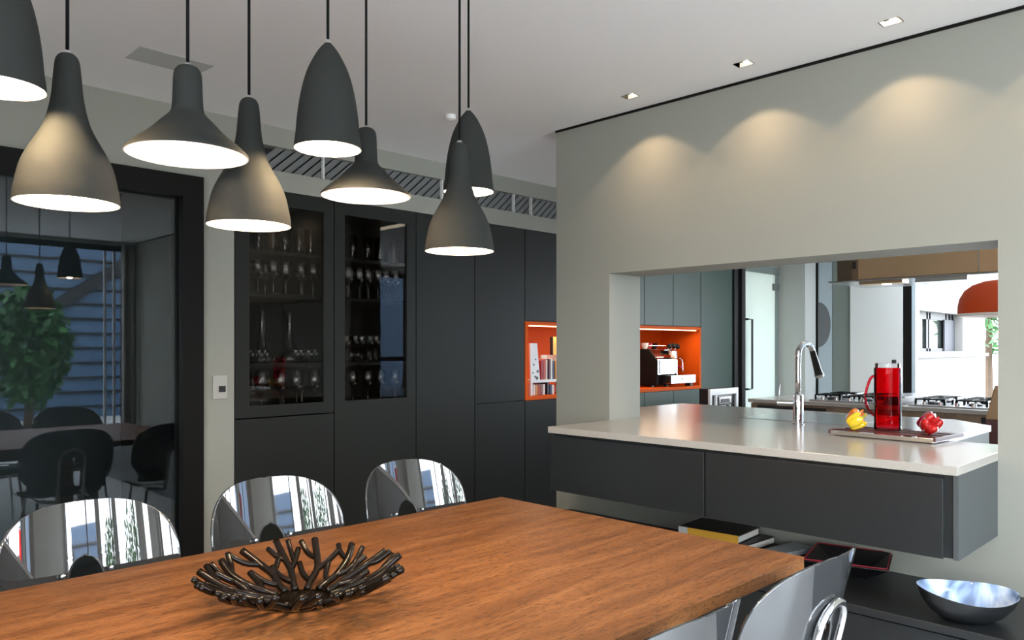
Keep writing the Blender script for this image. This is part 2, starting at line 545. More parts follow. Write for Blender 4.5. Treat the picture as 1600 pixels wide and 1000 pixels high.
glass_cabinet('charcoal tall cabinet with a wine glass window, next to the light switch', 1.832, 2.437, 1.916, 2.369, True)
glass_cabinet('charcoal tall cabinet with tumblers and flutes behind glass, beside the plain doors', 2.437, 3.038, 2.510, 2.966, False)
solid_cabinet('tall_cabinet', 'plain charcoal full-height cabinet next to the glass-fronted cabinets', 3.038, 3.544, 0, 2.246, [(0, 2.246)], M['cab'])
solid_cabinet('tall_cabinet', 'plain charcoal cabinet split at waist height, beside the orange bookshelf niche', 3.544, 4.035, 0, 2.246, [(0, .993), (.993, 2.246)], M['cab'])
seams = [4.035, 4.53, 5.025, 5.52, 5.963, 6.428]
upl = ['charcoal wall cupboard above the books in the orange niche', 'dark green wall cupboard hidden mostly behind the partition', 'dark green wall cupboard at the jamb, above the coffee machine back',
       'grey-green wall cupboard above the coffee machine, on its body side', 'grey-green wall cupboard above the drip tray end of the orange niche']
lol = ['charcoal base cupboard below the books in the orange niche', 'dark green base cupboard hidden mostly behind the partition', 'dark base cupboard below the niche next to the white jamb',
       'dark base cupboard under the body of the coffee machine', 'dark base cupboard under the drip tray end of the orange niche']
for i in range(5):
    a, b = seams[i], seams[i + 1]
    solid_cabinet('wall_cupboard', upl[i], a, b, 1.575, 2.246, [(1.575, 2.246)], M['cab'] if i == 0 else M['cabk'])
    solid_cabinet('base_cupboard', lol[i], a, b, 0, .992, [(0, .992)], M['cab'] if i == 0 else M['cabk'])
solid_cabinet('tall_cabinet', 'grey-green full-height cabinet between the coffee niche and the frosted door', 6.43, 7.02, 0, 2.246, [(0, 2.246)], M['cabk'])

# orange niche
nz0, nz1 = .994, 1.573
t = thing('orange_niche', 'glossy orange open niche in the cabinet wall holding books and a coffee machine', 'shelf niche', (4.037, YW, nz0))
L = 6.426 - 4.037
bm = bmesh.new()
th = .028
H_ = nz1 - nz0
box(bm, 0, L, -.004, .45, 0, th); box(bm, 0, L, -.004, .45, H_ - th, H_)
box(bm, 0, th, -.004, .45, th, H_ - th); box(bm, L - th, L, -.004, .45, th, H_ - th)
box(bm, th, L - th, .43, .45, th, H_ - th)
obj('niche_lining', bm, M['orange'], t)
obj('led_strip', B(.06, L - .06, .012, .022, H_ - th - .008, H_ - th), M['led'], t)

for x, ln in ((.25, .40), (1.75, 1.0)):
    l = bpy.data.lights.new('led_light', 'AREA'); l.shape = 'RECTANGLE'
    l.size, l.size_y, l.energy, l.color = ln, .012, (2.0 if x < 1 else 4.5), (1, .74, .5)
    o = bpy.data.objects.new('led_light', l); o.parent = t
    o.location, o.rotation_euler = (x, .03, H_ - th - .012), (R(-12), 0, 0)
    COL.objects.link(o)
# frosted glass kitchen door in the same wall
d2 = tag(thing('door_2', 'frosted glass kitchen door with black pull', 'door', (7.025, YW, 0)), kind='structure')
bm = bmesh.new()
box(bm, 0, .075, -.02, .10, 0, 2.246); box(bm, .095, .165, -.05, .10, 0, 2.246)
obj('door_frame', bm, M['black'], d2)
obj('jamb_strip', B(.075, .095, .0, .10, 0, 2.246), M['greengrey'], d2)
obj('glass_leaf', B(.167, .90, .0, .012, .02, 2.17), M['frost'], d2)
obj('side_strip', B(.90, 1.0, .0, .10, 0, 2.246), M['greengrey'], d2)
obj('head_frame', B(.167, .975, -.01, .10, 2.17, 2.246), M['greengrey'], d2)
hb = tube(bmesh.new(), [(.20, -.002, 1.67), (.20, -.055, 1.67), (.292, -.056, 1.67), (.292, -.056, .957), (.20, -.055, .957), (.20, -.002, .957)], .011, 8)
obj('pull_handle', hb, M['black'], d2)
obj('pivot_patch', B(.84, .975, -.015, .02, 2.0, 2.07), M['grille'], d2)

# round-cornered glass door leaf by the pier
d3 = tag(thing('door_3', 'pale blue glass door with a grey disc', 'door', (8.27, 3.44, 0)), kind='structure')
obj('glass_leaf', B(0, .02, .02, .185, .0, 2.3), M['bluepane'], d3)
obj('edge_rail', B(-.012, .03, .17, .193, 0, 2.3), M['frame'], d3)
bm = bmesh.new()
n = 32
pts = [(.170 - .135 * math.sin(PI * i / n), 1.63 - .245 * math.cos(PI * i / n)) for i in range(n + 1)]
prism(bm, pts, .008, 'x', -.008)
obj('grey_disc', bm, M['greydisc'], d3)

# ------------------------------------------------------------------ ventilation grille above the cabinets
t = thing('air_vent_grille', 'long grey air grille with slanted fins above the cabinets', 'air vent', (1.93, YW, 2.357))
L, H_ = XF - 1.93 - .35, .133
obj('vent_void', B(0, L, .07, .09, 0, H_), M['grilled'], t)
bm = bmesh.new()
k = 0
x = -.12
while x < L:
    a, b = x, x + .15
    vs = [(a, .0), (a + .048, 0), (b + .048, H_), (b, H_)]
    cl = []
    if b + .048 < L and a > 0: prism(bm, vs, .02, 'y', .03)
    x += .062
obj('fins', bm, M['grille'], t)
for xx in (.44, 1.33, 2.0, 2.18, 2.52):
    obj('divider', B(xx, xx + .006, .005, .03, .0, H_), M['white'], t)

# ------------------------------------------------------------------ switch and ceiling hatch
t = thing('light_switch', 'white wall switch plate with a black square button', 'light switch', (1.712, YW, 1.112))
obj('plate', B(0, .077, -.010, 0, 0, .123), M['plate'], t, bevel=.002)
obj('button', B(.030, .066, -.013, -.009, .036, .068), M['black'], t)
bm = bmesh.new()
prism(bm, [(1.127, 3.45), (1.127, 3.275), (1.435, 3.275), (1.425, 3.45)], .0012, 'z', ZC - .0012)
tag(obj('ceiling_hatch', bm, M['hatch']), 'flat grey rectangular access panel in the ceiling', 'access panel')
t = thing('smoke_sensor', 'small white round sensor on the ceiling beside the far dome pendant', 'sensor', (2.62, 3.1, ZC))
obj('sensor_body', lathe(bmesh.new(), [(0, 0), (.03, 0), (.028, -.022), (.012, -.03), (0, -.03)], 24), M['white'], t, smooth=True)

# ------------------------------------------------------------------ downlights
dlab = ['square recessed downlight nearest the free end of the partition wall', 'middle square recessed downlight of the visible row of three', 'square recessed downlight nearest the camera along the partition', 'square recessed downlight outside the picture further along the row']
for i, (x, y) in enumerate(DL):
    t = thing('downlight', dlab[i], 'downlight', (x, y, ZC), 0, 'recessed downlights along the partition wall')
    bm = bmesh.new()
    box(bm, -hw - .004, hw + .004, -hl - .004, hl + .004, .075, .08)
    box(bm, -hw - .004, -hw, -hl, hl, .0, .075); box(bm, hw, hw + .004, -hl, hl, .0, .075)
    box(bm, -hw, hw, -hl - .004, -hl, .0, .075); box(bm, -hw, hw, hl, hl + .004, .0, .075)
    obj('housing', bm, M['black'], t)
    bm = bmesh.new()
    lathe(bm, [(0, 0), (.021, 0), (.021, .02), (.012, .03), (0, .03)], 24)
    obj('lamp', bm, M['lens'], t, smooth=True, loc=(.004, 0, .022), rot=(0, R(12), 0))
    l = bpy.data.lights.new('downlight_beam', 'SPOT')
    l.energy, l.color = 6, (1, .70, .42)
    l.spot_size, l.spot_blend, l.shadow_soft_size = R(105), .2, .012
    o = bpy.data.objects.new('downlight_beam', l)
    o.parent, o.location = t, (0, 0, -.004)
    COL.objects.link(o)
    l = bpy.data.lights.new('downlight_core', 'SPOT')
    l.energy, l.color = 8, (1, .70, .42)
    l.spot_size, l.spot_blend, l.shadow_soft_size = R(84), 1.0, .012
    o = bpy.data.objects.new('downlight_core', l)
    o.parent, o.location, o.rotation_euler = t, (0, 0, -.004), (0, R(-8), 0)
    COL.objects.link(o)

# ------------------------------------------------------------------ pass-through counter
t = thing('worktop', 'pale beige stone worktop running through the wall opening', 'worktop', (0, 0, 0))
bm = bmesh.new()
prism(bm, [(2.75, .748), (XP2, .748), (XP2, 1.03), (4.33, 1.03), (4.56, 1.25), (4.56, 2.94), (XP2, 2.94), (XP2, 2.528), (2.75, 2.528)], .03, 'z', .968)
obj('slab', bm, M['counter'], t, bevel=.002)
obj('sink_basin', B(3.84, 4.40, 1.50, 2.12, .9985, .9995), M['steel'], t)
bm = bmesh.new()
x0, x1, y0, y1 = 3.86, 4.38, 1.52, 2.10
t = thing('floating_drawer_unit', 'wall-hung anthracite drawer unit under the pale worktop', 'drawer unit', (2.752, 0, .694))
ht = .274
obj('carcass', B(.02, XP - 2.752 - .001, .765, 2.51, .002, ht), M['drawer'], t)
obj('side_panel', B(0.012, XP - 2.752 - .001, .748, .765, 0, ht - .0), M['sidepanel_lit'], t, bevel=.001)
obj('drawer_front', B(0, .02, .792, 1.665, 0, ht - .012), M['drawer'], t, bevel=.0015)
obj('drawer_front', B(0, .02, 1.671, 2.513, 0, ht - .012), M['drawer'], t, bevel=.0015)
# kitchen-side base under the worktop
t = thing('sink_base_unit', 'dark base unit under the kitchen side of the worktop', 'cabinet', (3.52, 1.08, 0))
obj('body', B(0, .98, 0, 1.8, 0, .967), M['cabk'], t)

# faucet
t = thing('kitchen_faucet', 'tall chrome gooseneck faucet standing behind the worktop opening', 'faucet', (3.716, 1.724, .998))
bm = bmesh.new()
lathe(bm, [(0, 0), (.030, 0), (.030, .004), (.024, .006), (.024, .145), (.021, .15), (0, .15)], 28)
obj('body', bm, M['chrome'], t, smooth=True)
rr = .062
pts = [(0, 0, .14), (0, 0, .22), (0, 0, .30)]
for i in range(1, 13):
    a = PI - (PI * .90) * i / 12
    pts.append(((rr + rr * math.cos(a)) * .98, -(rr + rr * math.cos(a)) * .18, .34 + rr * math.sin(a)))
obj('spout', tube(bmesh.new(), pts, [.014] * 3 + [.014] * 12, 14), M['chrome'], t, smooth='all')
e = Vector(pts[-1])
dirv = (e - Vector(pts[-2])).normalized()
obj('spray_head', tube(bmesh.new(), [e - dirv * .01, e + dirv * .03, e + dirv * .10, e + dirv * .125], [.0145, .016, .019, .021], 16), M['blackg'], t, smooth=True)
obj('outlet_ring', tube(bmesh.new(), [e + dirv * .122, e + dirv * .138], [.024, .022], 16), M['chrome'], t, smooth=True)
bm = bmesh.new()
tube(bm, [(0, .02, .105), (-.03, .095, .105)], .015, 14)
obj('mixer_cartridge', bm, M['steel'], t, smooth=True)
obj('lever', tube(bmesh.new(), [(-.026, .085, .11), (-.026, .086, .15), (-.030, .078, .20)], [.005, .0045, .004], 8), M['chrome'], t, smooth=True)

# tray with jug and glass peppers
TR = (3.49, 1.19, .998)
trz = R(-4)
t = thing('serving_tray', 'rectangular steel tray with dark painted reflections on the worktop', 'tray', TR, trz)
bm = bmesh.new()
for y in (-.195, .18): obj('foot', B(-.13, .13, y, y + .015, 0, .004), M['black'], t)
bm = bmesh.new()
prism(bm, [(-.15, .004), (-.152, .022), (.15, .022), (.15, .004)], .42, 'y', -.21)
obj('tray_plate', bm, M['chrome'], t, bevel=.001)
for x in (-.10, -.02, .06):
    obj('reflection_stripe', B(x, x + .04, -.209, .209, .0221, .0245), M['maroon'], t)  # dark stripes painting reflections on the steel top
for y in (-.219, .2105): obj('end_grip', B(-.152, .15, y, y + .009, .008, .026), M['maroon'], t, bevel=.003)

t = thing('glass_jug', 'tall red translucent jug with a clear handle on the steel tray', 'jug', (3.535, 1.236, 1.0225))
bm = bmesh.new()
lathe(bm, [(0, .004), (.053, .004), (.055, .01), (.055, .27), (.052, .27), (.052, .02), (0, .016)], 48)
obj('body', bm, M['red'], t, smooth=True)
bm = bmesh.new()
lathe(bm, [(0, 0), (.053, 0), (.054, .004), (0, .004)], 48)
obj('base_ring', bm, M['clearp'], t, smooth=True)
obj('lid', lathe(bmesh.new(), [(0, .2705), (.05, .2705), (.05, .288), (.048, .29), (0, .29)], 40), M['clearp'], t, smooth=True)
obj('lid_knob', lathe(bmesh.new(), [(0, .29), (.009, .29), (.010, .301), (.007, .305), (0, .305)], 20, (.02, -.02, 0)), M['black'], t, smooth=True)
hp = [(-.040, .040, .235), (-.052, .052, .22), (-.064, .064, .17), (-.066, .066, .12), (-.056, .056, .085), (-.040, .040, .06)]
obj('handle', tube(bmesh.new(), sm([(a * .7, b * 1.15, c) for a, b, c in hp], 5), .006, 10), M['red'], t, smooth='all')

def pepper(label, x, y, col, tip, s, rz, tilt):
    t = thing('glass_pepper', label, 'glass pepper', (x, y, 1.0228), rz, 'glass peppers on the tray')
    bm = bmesh.new()
    nu, nv = 60, 24
    prof = sm([(.004, 0, .010), (.014, 0, .001), (.026, 0, .006), (.034, 0, .025), (.037, 0, .045), (.034, 0, .060), (.022, 0, .067), (.010, 0, .060), (.004, 0, .055)], 4)
    rings = []
    for p in prof:
        row = []
        for i in range(nu):
            a = 2 * PI * i / nu
            g = abs(math.cos(2 * a)) ** .6
            q = min(1, p.x / .03)
            rr = p.x * (1 - .30 * q * (1 - g)) * (1 + .05 * math.sin(3 * a + 1))
            zz = p.z + .006 * math.cos(4 * a) * q * (p.z / .067)
            row.append(bm.verts.new((rr * math.cos(a) * s, rr * math.sin(a) * s, zz * s)))
        rings.append(row)
    for a, b in zip(rings, rings[1:]):
        for i in range(nu): bm.faces.new((a[i], a[(i + 1) % nu], b[(i + 1) % nu], b[i]))
    bm.faces.new(rings[0][::-1]); bm.faces.new(rings[-1])
    d = Matrix.Rotation(tilt, 3, 'X')
    for v in bm.verts: v.co = d @ v.co
    mz = min(v.co.z for v in bm.verts)
    for v in bm.verts: v.co.z -= mz
    obj('body', bm, col, t, smooth='all')
    pts = [d @ (Vector(p) * s) - Vector((0, 0, mz)) for p in ((0, 0, .056), (0, .001, .070), (.004, .004, .082), (.012, .008, .088))]
    obj('stem', tube(bmesh.new(), sm(pts, 4), [.009 - .0004 * k for k in range(13)], 8), tip, t, smooth='all')
pepper('yellow glass pepper at the faucet end of the steel tray', 3.402, 1.352, M['yellow'], M['pepgreen'], .98, R(20), R(58))
pepper('orange glass pepper lying behind the yellow one', 3.51, 1.385, M['pepor'], M['pepor'], 1.05, R(-30), R(50))
pepper('bright red glass pepper in front, close to the tray end', 3.455, 1.055, M['pepred'], M['pepred'], 1.12, R(-50), R(62))
pepper('dark crimson glass pepper between the jug and the bright red pepper', 3.575, 1.115, M['pepdark'], M['pepdark'], 1.05, R(60), R(65))

# ------------------------------------------------------------------ bench, bowl, books
t = thing('low_bench', 'long dark low bench cabinet along the partition wall', 'bench', (2.72, YB + .3, 0))
obj('top', B(0, XP - 2.72 - .001, 0, 4.1, .462, .49), M['drawer'], t, bevel=.002)
obj('body', B(.02, XP - 2.72 - .001, .01, 4.09, .0, .452), M['drawer'], t)
t = thing('fruit_bowl', 'dark oval bowl with marbled blue-white inside on the low bench', 'bowl', (2.845, .745, .49), R(-35))
def oval(prof, n=64):
    bm = bmesh.new()
    rings = []
    for r, z in prof:
        row = []
        for i in range(n):
            a = 2 * PI * i / n
            rr = r * (1 + .05 * math.cos(a * 2 + .6) + .02 * math.cos(3 * a))
            row.append(bm.verts.new((rr * math.cos(a) * .99, rr * math.sin(a) * .84, z * (1 + .07 * math.cos(2 * a + .4)) + .010 * (z / .09) * math.cos(a - 2.2))))
        rings.append(row)
    for a, b in zip(rings, rings[1:]):
        for i in range(n): bm.faces.new((a[i], a[(i + 1) % n], b[(i + 1) % n], b[i]))
    bm.faces.new(rings[0][::-1])
    return bm
obj('outer_shell', oval([(.055, 0.001), (.080, .004), (.112, .024), (.140, .058), (.152, .090)]), M['bowlout'], t, smooth='all')
obj('glazed_inside', oval([(.05, .012), (.075, .014), (.107, .031), (.135, .062), (.149, .0905), (.152, .0905)]), M['glaze'], t, smooth='all')

def book(name, label, x, y, z, rz, w_, d_, h_, cover, cat='book', group=None):
    t = thing(name, label, cat, (x, y, z), rz, group)
    bm = bmesh.new()
    c = .003
    box(bm, 0, w_, 0, d_, 0, c); box(bm, 0, w_, 0, d_, h_ - c, h_); box(bm, 0, c, 0, d_, c, h_ - c)
    obj('cover', bm, cover, t)
    obj('pages', B(c, w_ - .004, .004, d_ - .004, c, h_ - c), M['pages'], t)
    return t
# stack on the bench below the drawers
zb = .490
t = thing('book', 'thick black book with a mustard spine lying on the bench stack', 'book', (2.955, 1.63, .554), R(4))
bm = bmesh.new(); box(bm, .0, .215, 0, .28, .0, .004); box(bm, .0, .215, 0, .28, .031, .035)
obj('cover', bm, M['darkcover'], t)
obj('spine', B(-.003, .0, 0.0, .235, 0, .035), M['mustard'], t)
obj('spine_end', B(-.003, .0, .235, .28, 0, .035), M['greycover'], t)
obj('pages', B(0, .21, .004, .276, .004, .031), M['pages'], t)
t = thing('book', 'black hardback under the mustard-spined book on the bench', 'book', (2.95, 1.60, .522), R(-3))
obj('cover', B(0, .24, 0, .33, 0, .0315), M['darkcover'], t); obj('pages', B(.004, .236, -.001, .326, .004, .0275), M['pages'], t)
t = thing('book', 'wide black album at the bottom of the bench stack', 'book', (2.94, 1.56, zb), R(2))
obj('cover', B(0, .25, 0, .36, 0, .0315), M['darkcover'], t); obj('pages', B(.004, .246, -.001, .356, .004, .0275), M['pages'], t)
t = thing('book', 'pale grey slim book leaning out beside the bench stack', 'book', (2.95, 1.445, .523), R(-10))
obj('cover', B(0, .23, 0, .10, 0, .022), M['greycover'], t, bevel=.002)
t = thing('book', 'dark slim book lying under the pale grey book on the bench', 'book', (2.93, 1.435, zb), R(-6))
obj('cover', B(0, .25, 0, .115, 0, .032), M['darkcover'], t, bevel=.002); obj('pages', B(.004, .246, -.001, .111, .005, .027), M['greycover'], t)
# folded black and red centrepiece
t = thing('folded_tray', 'folded black tray with red lining on the bench under the drawers', 'decorative tray', (3.10, 1.215, zb), R(8))
def fold(off, zb_, zt):
    bm = bmesh.new()
    base = [(-.06, -.06), (.06, -.06), (.06, .08), (-.06, .08)]
    top = [(-.10, -.15), (.13, -.12), (.11, .17), (-.13, .16)]
    zs = [zt, zt + .012, zt + .012, zt - .004]
    a = [bm.verts.new((x + off * (1 if x < 0 else -1), y + off * (1 if y < 0 else -1), zb_)) for x, y in base]
    b = [bm.verts.new((x + off * (1 if x < 0 else -1), y + off * (1 if y < 0 else -1), z)) for (x, y), z in zip(top, zs)]
    bm.faces.new(a[::-1])
    for i in range(4): bm.faces.new((a[i], a[(i + 1) % 4], b[(i + 1) % 4], b[i]))
    return bm
def solid(o, th):
    m_ = o.modifiers.new('thick', 'SOLIDIFY'); m_.thickness = th; m_.offset = 0
    return o
solid(obj('outer_fold', fold(0, .004, .056), M['blackg'], t), .004)
solid(obj('red_lining', fold(.005, .010, .062), M['redcover'], t), .002)
solid(obj('inner_fold', fold(.009, .014, .060), M['darkcover'], t), .002)

# ------------------------------------------------------------------ books in the orange niche
nb = nz0 + .0285
t = thing('photo_frame', 'white speckled board leaning at the end of the niche bookshelf', 'board', (4.115, 3.952, nb + .0005))
bm = bmesh.new(); prism(bm, [(0, .11), (0, 0), (.02, 0), (.02, .11), (.10, .11), (.066, .39), (-.01, .39)], .012, 'y', 0)
obj('board', bm, M['white'], t)
bm = bmesh.new()
for (x, z, r) in ((.072, .18, .011), (.064, .13, .013), (.045, .14, .008), (.03, .23, .007), (.05, .27, .006), (.02, .17, .006)):
    obj('spot', prism(bmesh.new(), [(x + r * math.cos(a * PI / 4), z + r * math.sin(a * PI / 4)) for a in range(8)], .002, 'y', -.002), M['darkcover'], t)
t = thing('book_stand', 'small white two-tier book stand inside the orange niche', 'book stand', (4.155, 3.975, nb))
obj('tier', B(0, .50, 0, .20, .095, .115), M['white'], t)
obj('foot', B(.175, .195, .01, .19, 0, .095), M['darkcover'], t)
obj('foot', B(.46, .48, .01, .19, 0, .095), M['white'], t)
obj('end_panel', B(.30, .50, .19, .2, .115, .30), M['white'], t)
random.seed(3)
cols = [mat('book_cover_%d' % i, c, .5) for i, c in enumerate([(.28, .02, .03), (.45, .05, .03), (.75, .72, .68), (.06, .02, .03), (.70, .68, .66), (.02, .04, .12), (.60, .30, .08), (.75, .74, .70)])]
bl = ['dark red book leaning on the upper tier of the niche stand', 'brick red book on the upper tier of the niche stand', 'thin white book beside the brick red one', 'slim black book on the upper tier',
      'cream book on the upper tier next to the navy one', 'navy blue book on the upper tier of the stand', 'tan book at the far end of the upper tier', 'white book standing past the navy one']
x = 4.262
for i in range(8):
    wd = (.022, .024, .016, .016, .02, .02, .022, .024)[i]
    hh = .14 + random.uniform(0, .025)
    t = thing('book', bl[i], 'book', (x, 3.985 + .004 * (i % 3), nb + .1155), 0, 'books on the upper tier in the niche')
    bm = bmesh.new(); box(bm, 0, wd, 0, .12, 0, hh)
    obj('cover', bm, cols[i], t, bevel=.001)
    obj('pages', B(.003, wd - .003, .01, .121, .003, hh + .001), M['pages'], t)
    x += wd + .008
lb = ['small pale paperback lying low at the left of the niche floor', 'peach paperback on the niche floor', 'rose paperback under the book stand', 'white paperback under the stand near its dark foot',
      'navy paperback under the stand by the white foot', 'pale blue paperback under the stand']
for i in range(6):
    x = 4.175 + i * .026 + (.03 if i > 2 else 0) + (.05 if i > 3 else 0)
    t = thing('book', lb[i], 'book', (x, 3.985, nb), 0, 'books under the stand in the niche')
    obj('cover', B(0, .021, 0, .12, 0, .08 - .004 * (i % 3)), cols[(2, 6, 1, 4, 5, 7)[i]], t, bevel=.001)
t = thing('book', 'tall yellow-orange book standing on top of the white stand panel', 'book', (4.425, 4.01, nb + .3005))
obj('cover', B(0, .06, 0, .03, 0, .14), mat('amber_cover', (.85, .42, .05), .5), t, bevel=.001)
obj('spine', B(-.006, -.0005, 0, .03, 0, .14), M['darkcover'], t)
obj('pages', B(.004, .056, .004, .026, .14, .1405), M['pages'], t)
t = thing('book', 'white hardback box under the amber book in the niche', 'book', (4.48, 3.99, nb + .1155))
obj('cover', B(.0, .05, 0, .14, 0, .184), M['white'], t, bevel=.001)

# ------------------------------------------------------------------ espresso machine
t = thing('espresso_machine', 'chrome and black espresso machine in the orange niche', 'coffee machine', (5.775, 3.985, nb))
side = [(.0, .02), (.32, .02), (.32, .345), (.09, .345), (.03, .275), (.0, .245)]
obj('side_panel', prism(bmesh.new(), side, .02, 'x', 0), M['mattblack'], t, bevel=.002)
obj('side_panel', prism(bmesh.new(), side, .012, 'x', .318), M['steel'], t, bevel=.002)
obj('body', prism(bmesh.new(), [(.014, .115), (.31, .115), (.31, .34), (.10, .34), (.04, .268), (.014, .25)], .297, 'x', .0205), M['chrome'], t, bevel=.002)
obj('front_plate', B(.06, .312, .002, .0135, .125, .245), M['steel'], t, bevel=.002)
obj('badge', B(.10, .16, -.002, .0015, .135, .142), M['mattblack'], t)
obj('base', B(.0205, .317, .05, .30, .015, .1145), M['mattblack'], t)
obj('drip_tray', B(.155, .565, -.048, .045, .03, .105), M['steel'], t, bevel=.003)
obj('tray_badge', B(.33, .345, -.051, -.0485, .062, .078), M['black'], t)
obj('group_tower', B(.331, .42, .06, .24, .21, .33), M['chrome'], t, bevel=.006)
obj('group_head', lathe(bmesh.new(), [(0, .175), (.028, .175), (.031, .19), (.031, .2095), (0, .2095)], 28, (.375, .11, 0)), M['chrome'], t, smooth=True)
obj('portafilter', tube(bmesh.new(), [(.375, .075, .185), (.375, .03, .182), (.375, -.02, .175)], [.010, .011, .013], 12), M['redcover'], t, smooth=True)
obj('steam_wand', tube(bmesh.new(), sm([(.425, .06, .26), (.435, .02, .24), (.435, .01, .13)], 4), .006, 8), M['chrome'], t, smooth='all')
obj('cup_rail', tube(bmesh.new(), [(.03, .11, .3455), (.03, .11, .375), (.30, .11, .375), (.30, .11, .3455)], .005, 8), M['chrome'], t, smooth=True)
for x, z in ((.30, .37), (.365, .372), (.43, .366)):
    obj('knob', lathe(bmesh.new(), [(0, 0), (.024, 0), (.027, .012), (.02, .024), (0, .026)], 20), M['mattblack'], t, smooth=True, loc=(x, .075, z), rot=(PI / 2 - .3, 0, 0))
    obj('knob_stem', tube(bmesh.new(), [(x, .09, z - .005), (x + (.03 if x < .33 else 0), .10, .325)], .006, 8), M['chrome'], t, smooth=True)
for k in range(4):
    obj('foot', B(.04 + .23 * (k % 2), .07 + .23 * (k % 2), .08 + .17 * (k // 2), .11 + .17 * (k // 2), 0, .015), M['black'], t)
obj('foot', B(.50, .54, -.03, .03, 0, .03), M['black'], t)
def cup(label, x, y, c):
    t = thing('coffee_cup', label, 'cup', (x, y, nb + .3455))
    obj('body', lathe(bmesh.new(), [(0, 0), (.02, 0), (.034, .03), (.036, .055), (.033, .055), (.03, .03), (0, .006)], 28), c, t, smooth=True)
    obj('handle', tube(bmesh.new(), [(.034 + .02 * math.sin(PI * i / 8), 0, .045 - .03 * i / 8) for i in range(9)], .004, 8), c, t, smooth='all')
cup('white coffee cup on top of the espresso machine, by its black side', 5.85, 4.17, M['white'])
cup('red coffee cup on top of the espresso machine, beside the white one', 5.95, 4.20, M['redcover'])
cup('dark coffee cup on the espresso machine top, close to the black knobs', 6.04, 4.20, M['mattblack'])

# white framed appliance under the cabinet run
t = thing('kitchen_appliance', 'white framed appliance with dark front beside the tall grey-green cabinet', 'appliance', (5.56, 3.32, 0))
obj('body', B(0, .46, .02, .10, 0, 1.04), M['black'], t)
bm = bmesh.new()
box(bm, 0, .46, 0, .0195, 1.011, 1.04); box(bm, .0, .035, 0, .0195, 0, 1.011); box(bm, .425, .46, 0, .0195, 0, 1.011); box(bm, .09, .115, 0, .0195, 0, .99)
box(bm, .035, .425, 0, .0195, .99, 1.011)
obj('frame', bm, M['white'], t, bevel=.002)
obj('control_panel', B(.14, .33, -.004, .0195, .91, .97), M['steel'], t)
obj('display', B(.17, .30, -.007, -.0045, .925, .955), M['black'], t)
obj('lower_panel', B(.14, .33, -.002, .0195, .70, .90), M['white'], t)
obj('knob', lathe(bmesh.new(), [(0, -.02), (.016, -.02), (.016, .01), (0, .01)], 18), M['black'], t, loc=(.26, -.014, .885), rot=(PI / 2, 0, 0))

# ------------------------------------------------------------------ cooking island, hobs, hood
t = thing('cooking_island', 'walnut cooking island with pale top in the kitchen', 'kitchen island', (6.20, 1.45, 0))
obj('worktop', B(0, .95, 0, 1.88, .905, .935), M['counter'], t, bevel=.002)
obj('front_panel', B(.02, .045, .02, 1.86, .06, .9), M['walnut'], t)
obj('body', B(.045, .93, .02, 1.86, 0, .9), M['walnut'], t)
obj('dark_drawer', B(.012, .02, 1.20, 1.80, .70, .885), M['black'], t)
obj('dark_drawer', B(.012, .02, .02, .09, .70, .885), M['black'], t)
def hob(label, x, y, w_, d_):
    t = thing('gas_hob', label, 'hob', (x, y, .935))
    obj('plate', B(0, w_, 0, d_, 0, .012), M['steel'], t, bevel=.002)
    for cx in (.25, .75):
        for cy in (.25, .75):
            X, Y = cx * w_, cy * d_
            obj('burner', lathe(bmesh.new(), [(0, .012), (.045, .012), (.045, .024), (.03, .032), (0, .032)], 20, (X, Y, 0)), M['black'], t, smooth=True)
            bm = bmesh.new()
            h2 = .105
            for s in (-1, 1):
                box(bm, X - h2, X + h2, Y + s * .1 - .006, Y + s * .1 + .006, .046, .058)
                box(bm, X + s * .1 - .006, X + s * .1 + .006, Y - h2, Y + h2, .046, .058)
                for q in (-1, 1): box(bm, X + s * .1 - .008, X + s * .1 + .008, Y + q * .1 - .008, Y + q * .1 + .008, .012, .05)
            box(bm, X - h2, X + h2, Y - .005, Y + .005, .048, .058); box(bm, X - .005, X + .005, Y - h2, Y + h2, .048, .058)
            obj('pan_support', bm, M['blackg'], t)
    for k in range(4):
        obj('knob', lathe(bmesh.new(), [(0, .012), (.018, .012), (.016, .035), (0, .035)], 16, (.03, .12 + k * .11, 0)), M['steel'], t, smooth=True)
hob('steel gas hob with black pan supports at the terrace end of the island', 6.32, 1.50, .6, .56)
hob('steel gas hob on the island beyond the red jug', 6.32, 2.28, .6, .56)
t = thing('hob_cover', 'flat steel cover plate between the two gas hobs', 'cover plate', (6.30, 2.075, .935))
obj('plate', B(0, .6, 0, .19, .06, .066), M['steel'], t)
obj('support', B(0.02, .58, .03, .16, 0, .06), M['black'], t)
t = thing('extractor_hood', 'large bronze-toned metal extractor hood over the kitchen island', 'extractor hood', (6.2, 1.28, 1.90))
obj('hood_box', B(0, .75, 0, 1.11, 0.015, .36), M['hoodm'], t, bevel=.002)
obj('chimney', B(.2, .55, .45, .85, .36, .699), M['hoodm'], t)
bm = bmesh.new(); prism(bm, [(.75, 1.112), (.0, 1.112), (.0, 1.16), (.14, 1.33), (.75, 1.33)], .33, 'z', .012)
obj('side_box', bm, M['hoodside'], t, bevel=.002)
obj('seam_strip', B(-.0025, -.0001, .27, .278, .02, .355), M['steel'], t)
obj('bottom_rim', B(-.006, .756, -.006, 1.34, 0, .012), M['steel'], t)
obj('dark_slot', B(-.003, .0, 1.125, 1.155, .1, .16), M['black'], t)
obj('light_panel', B(.05, .2, .80, 1.12, -.022, -.001), M['hoodm'], t)
obj('lamp', lathe(bmesh.new(), [(0, -.03), (.035, -.03), (.035, -.0225), (0, -.0225)], 20, (.10, .93, 0)), M['hoodlight'], t)
obj('control_bar', B(.02, .1, .35, .7, -.03, -.001), M['steel'], t)

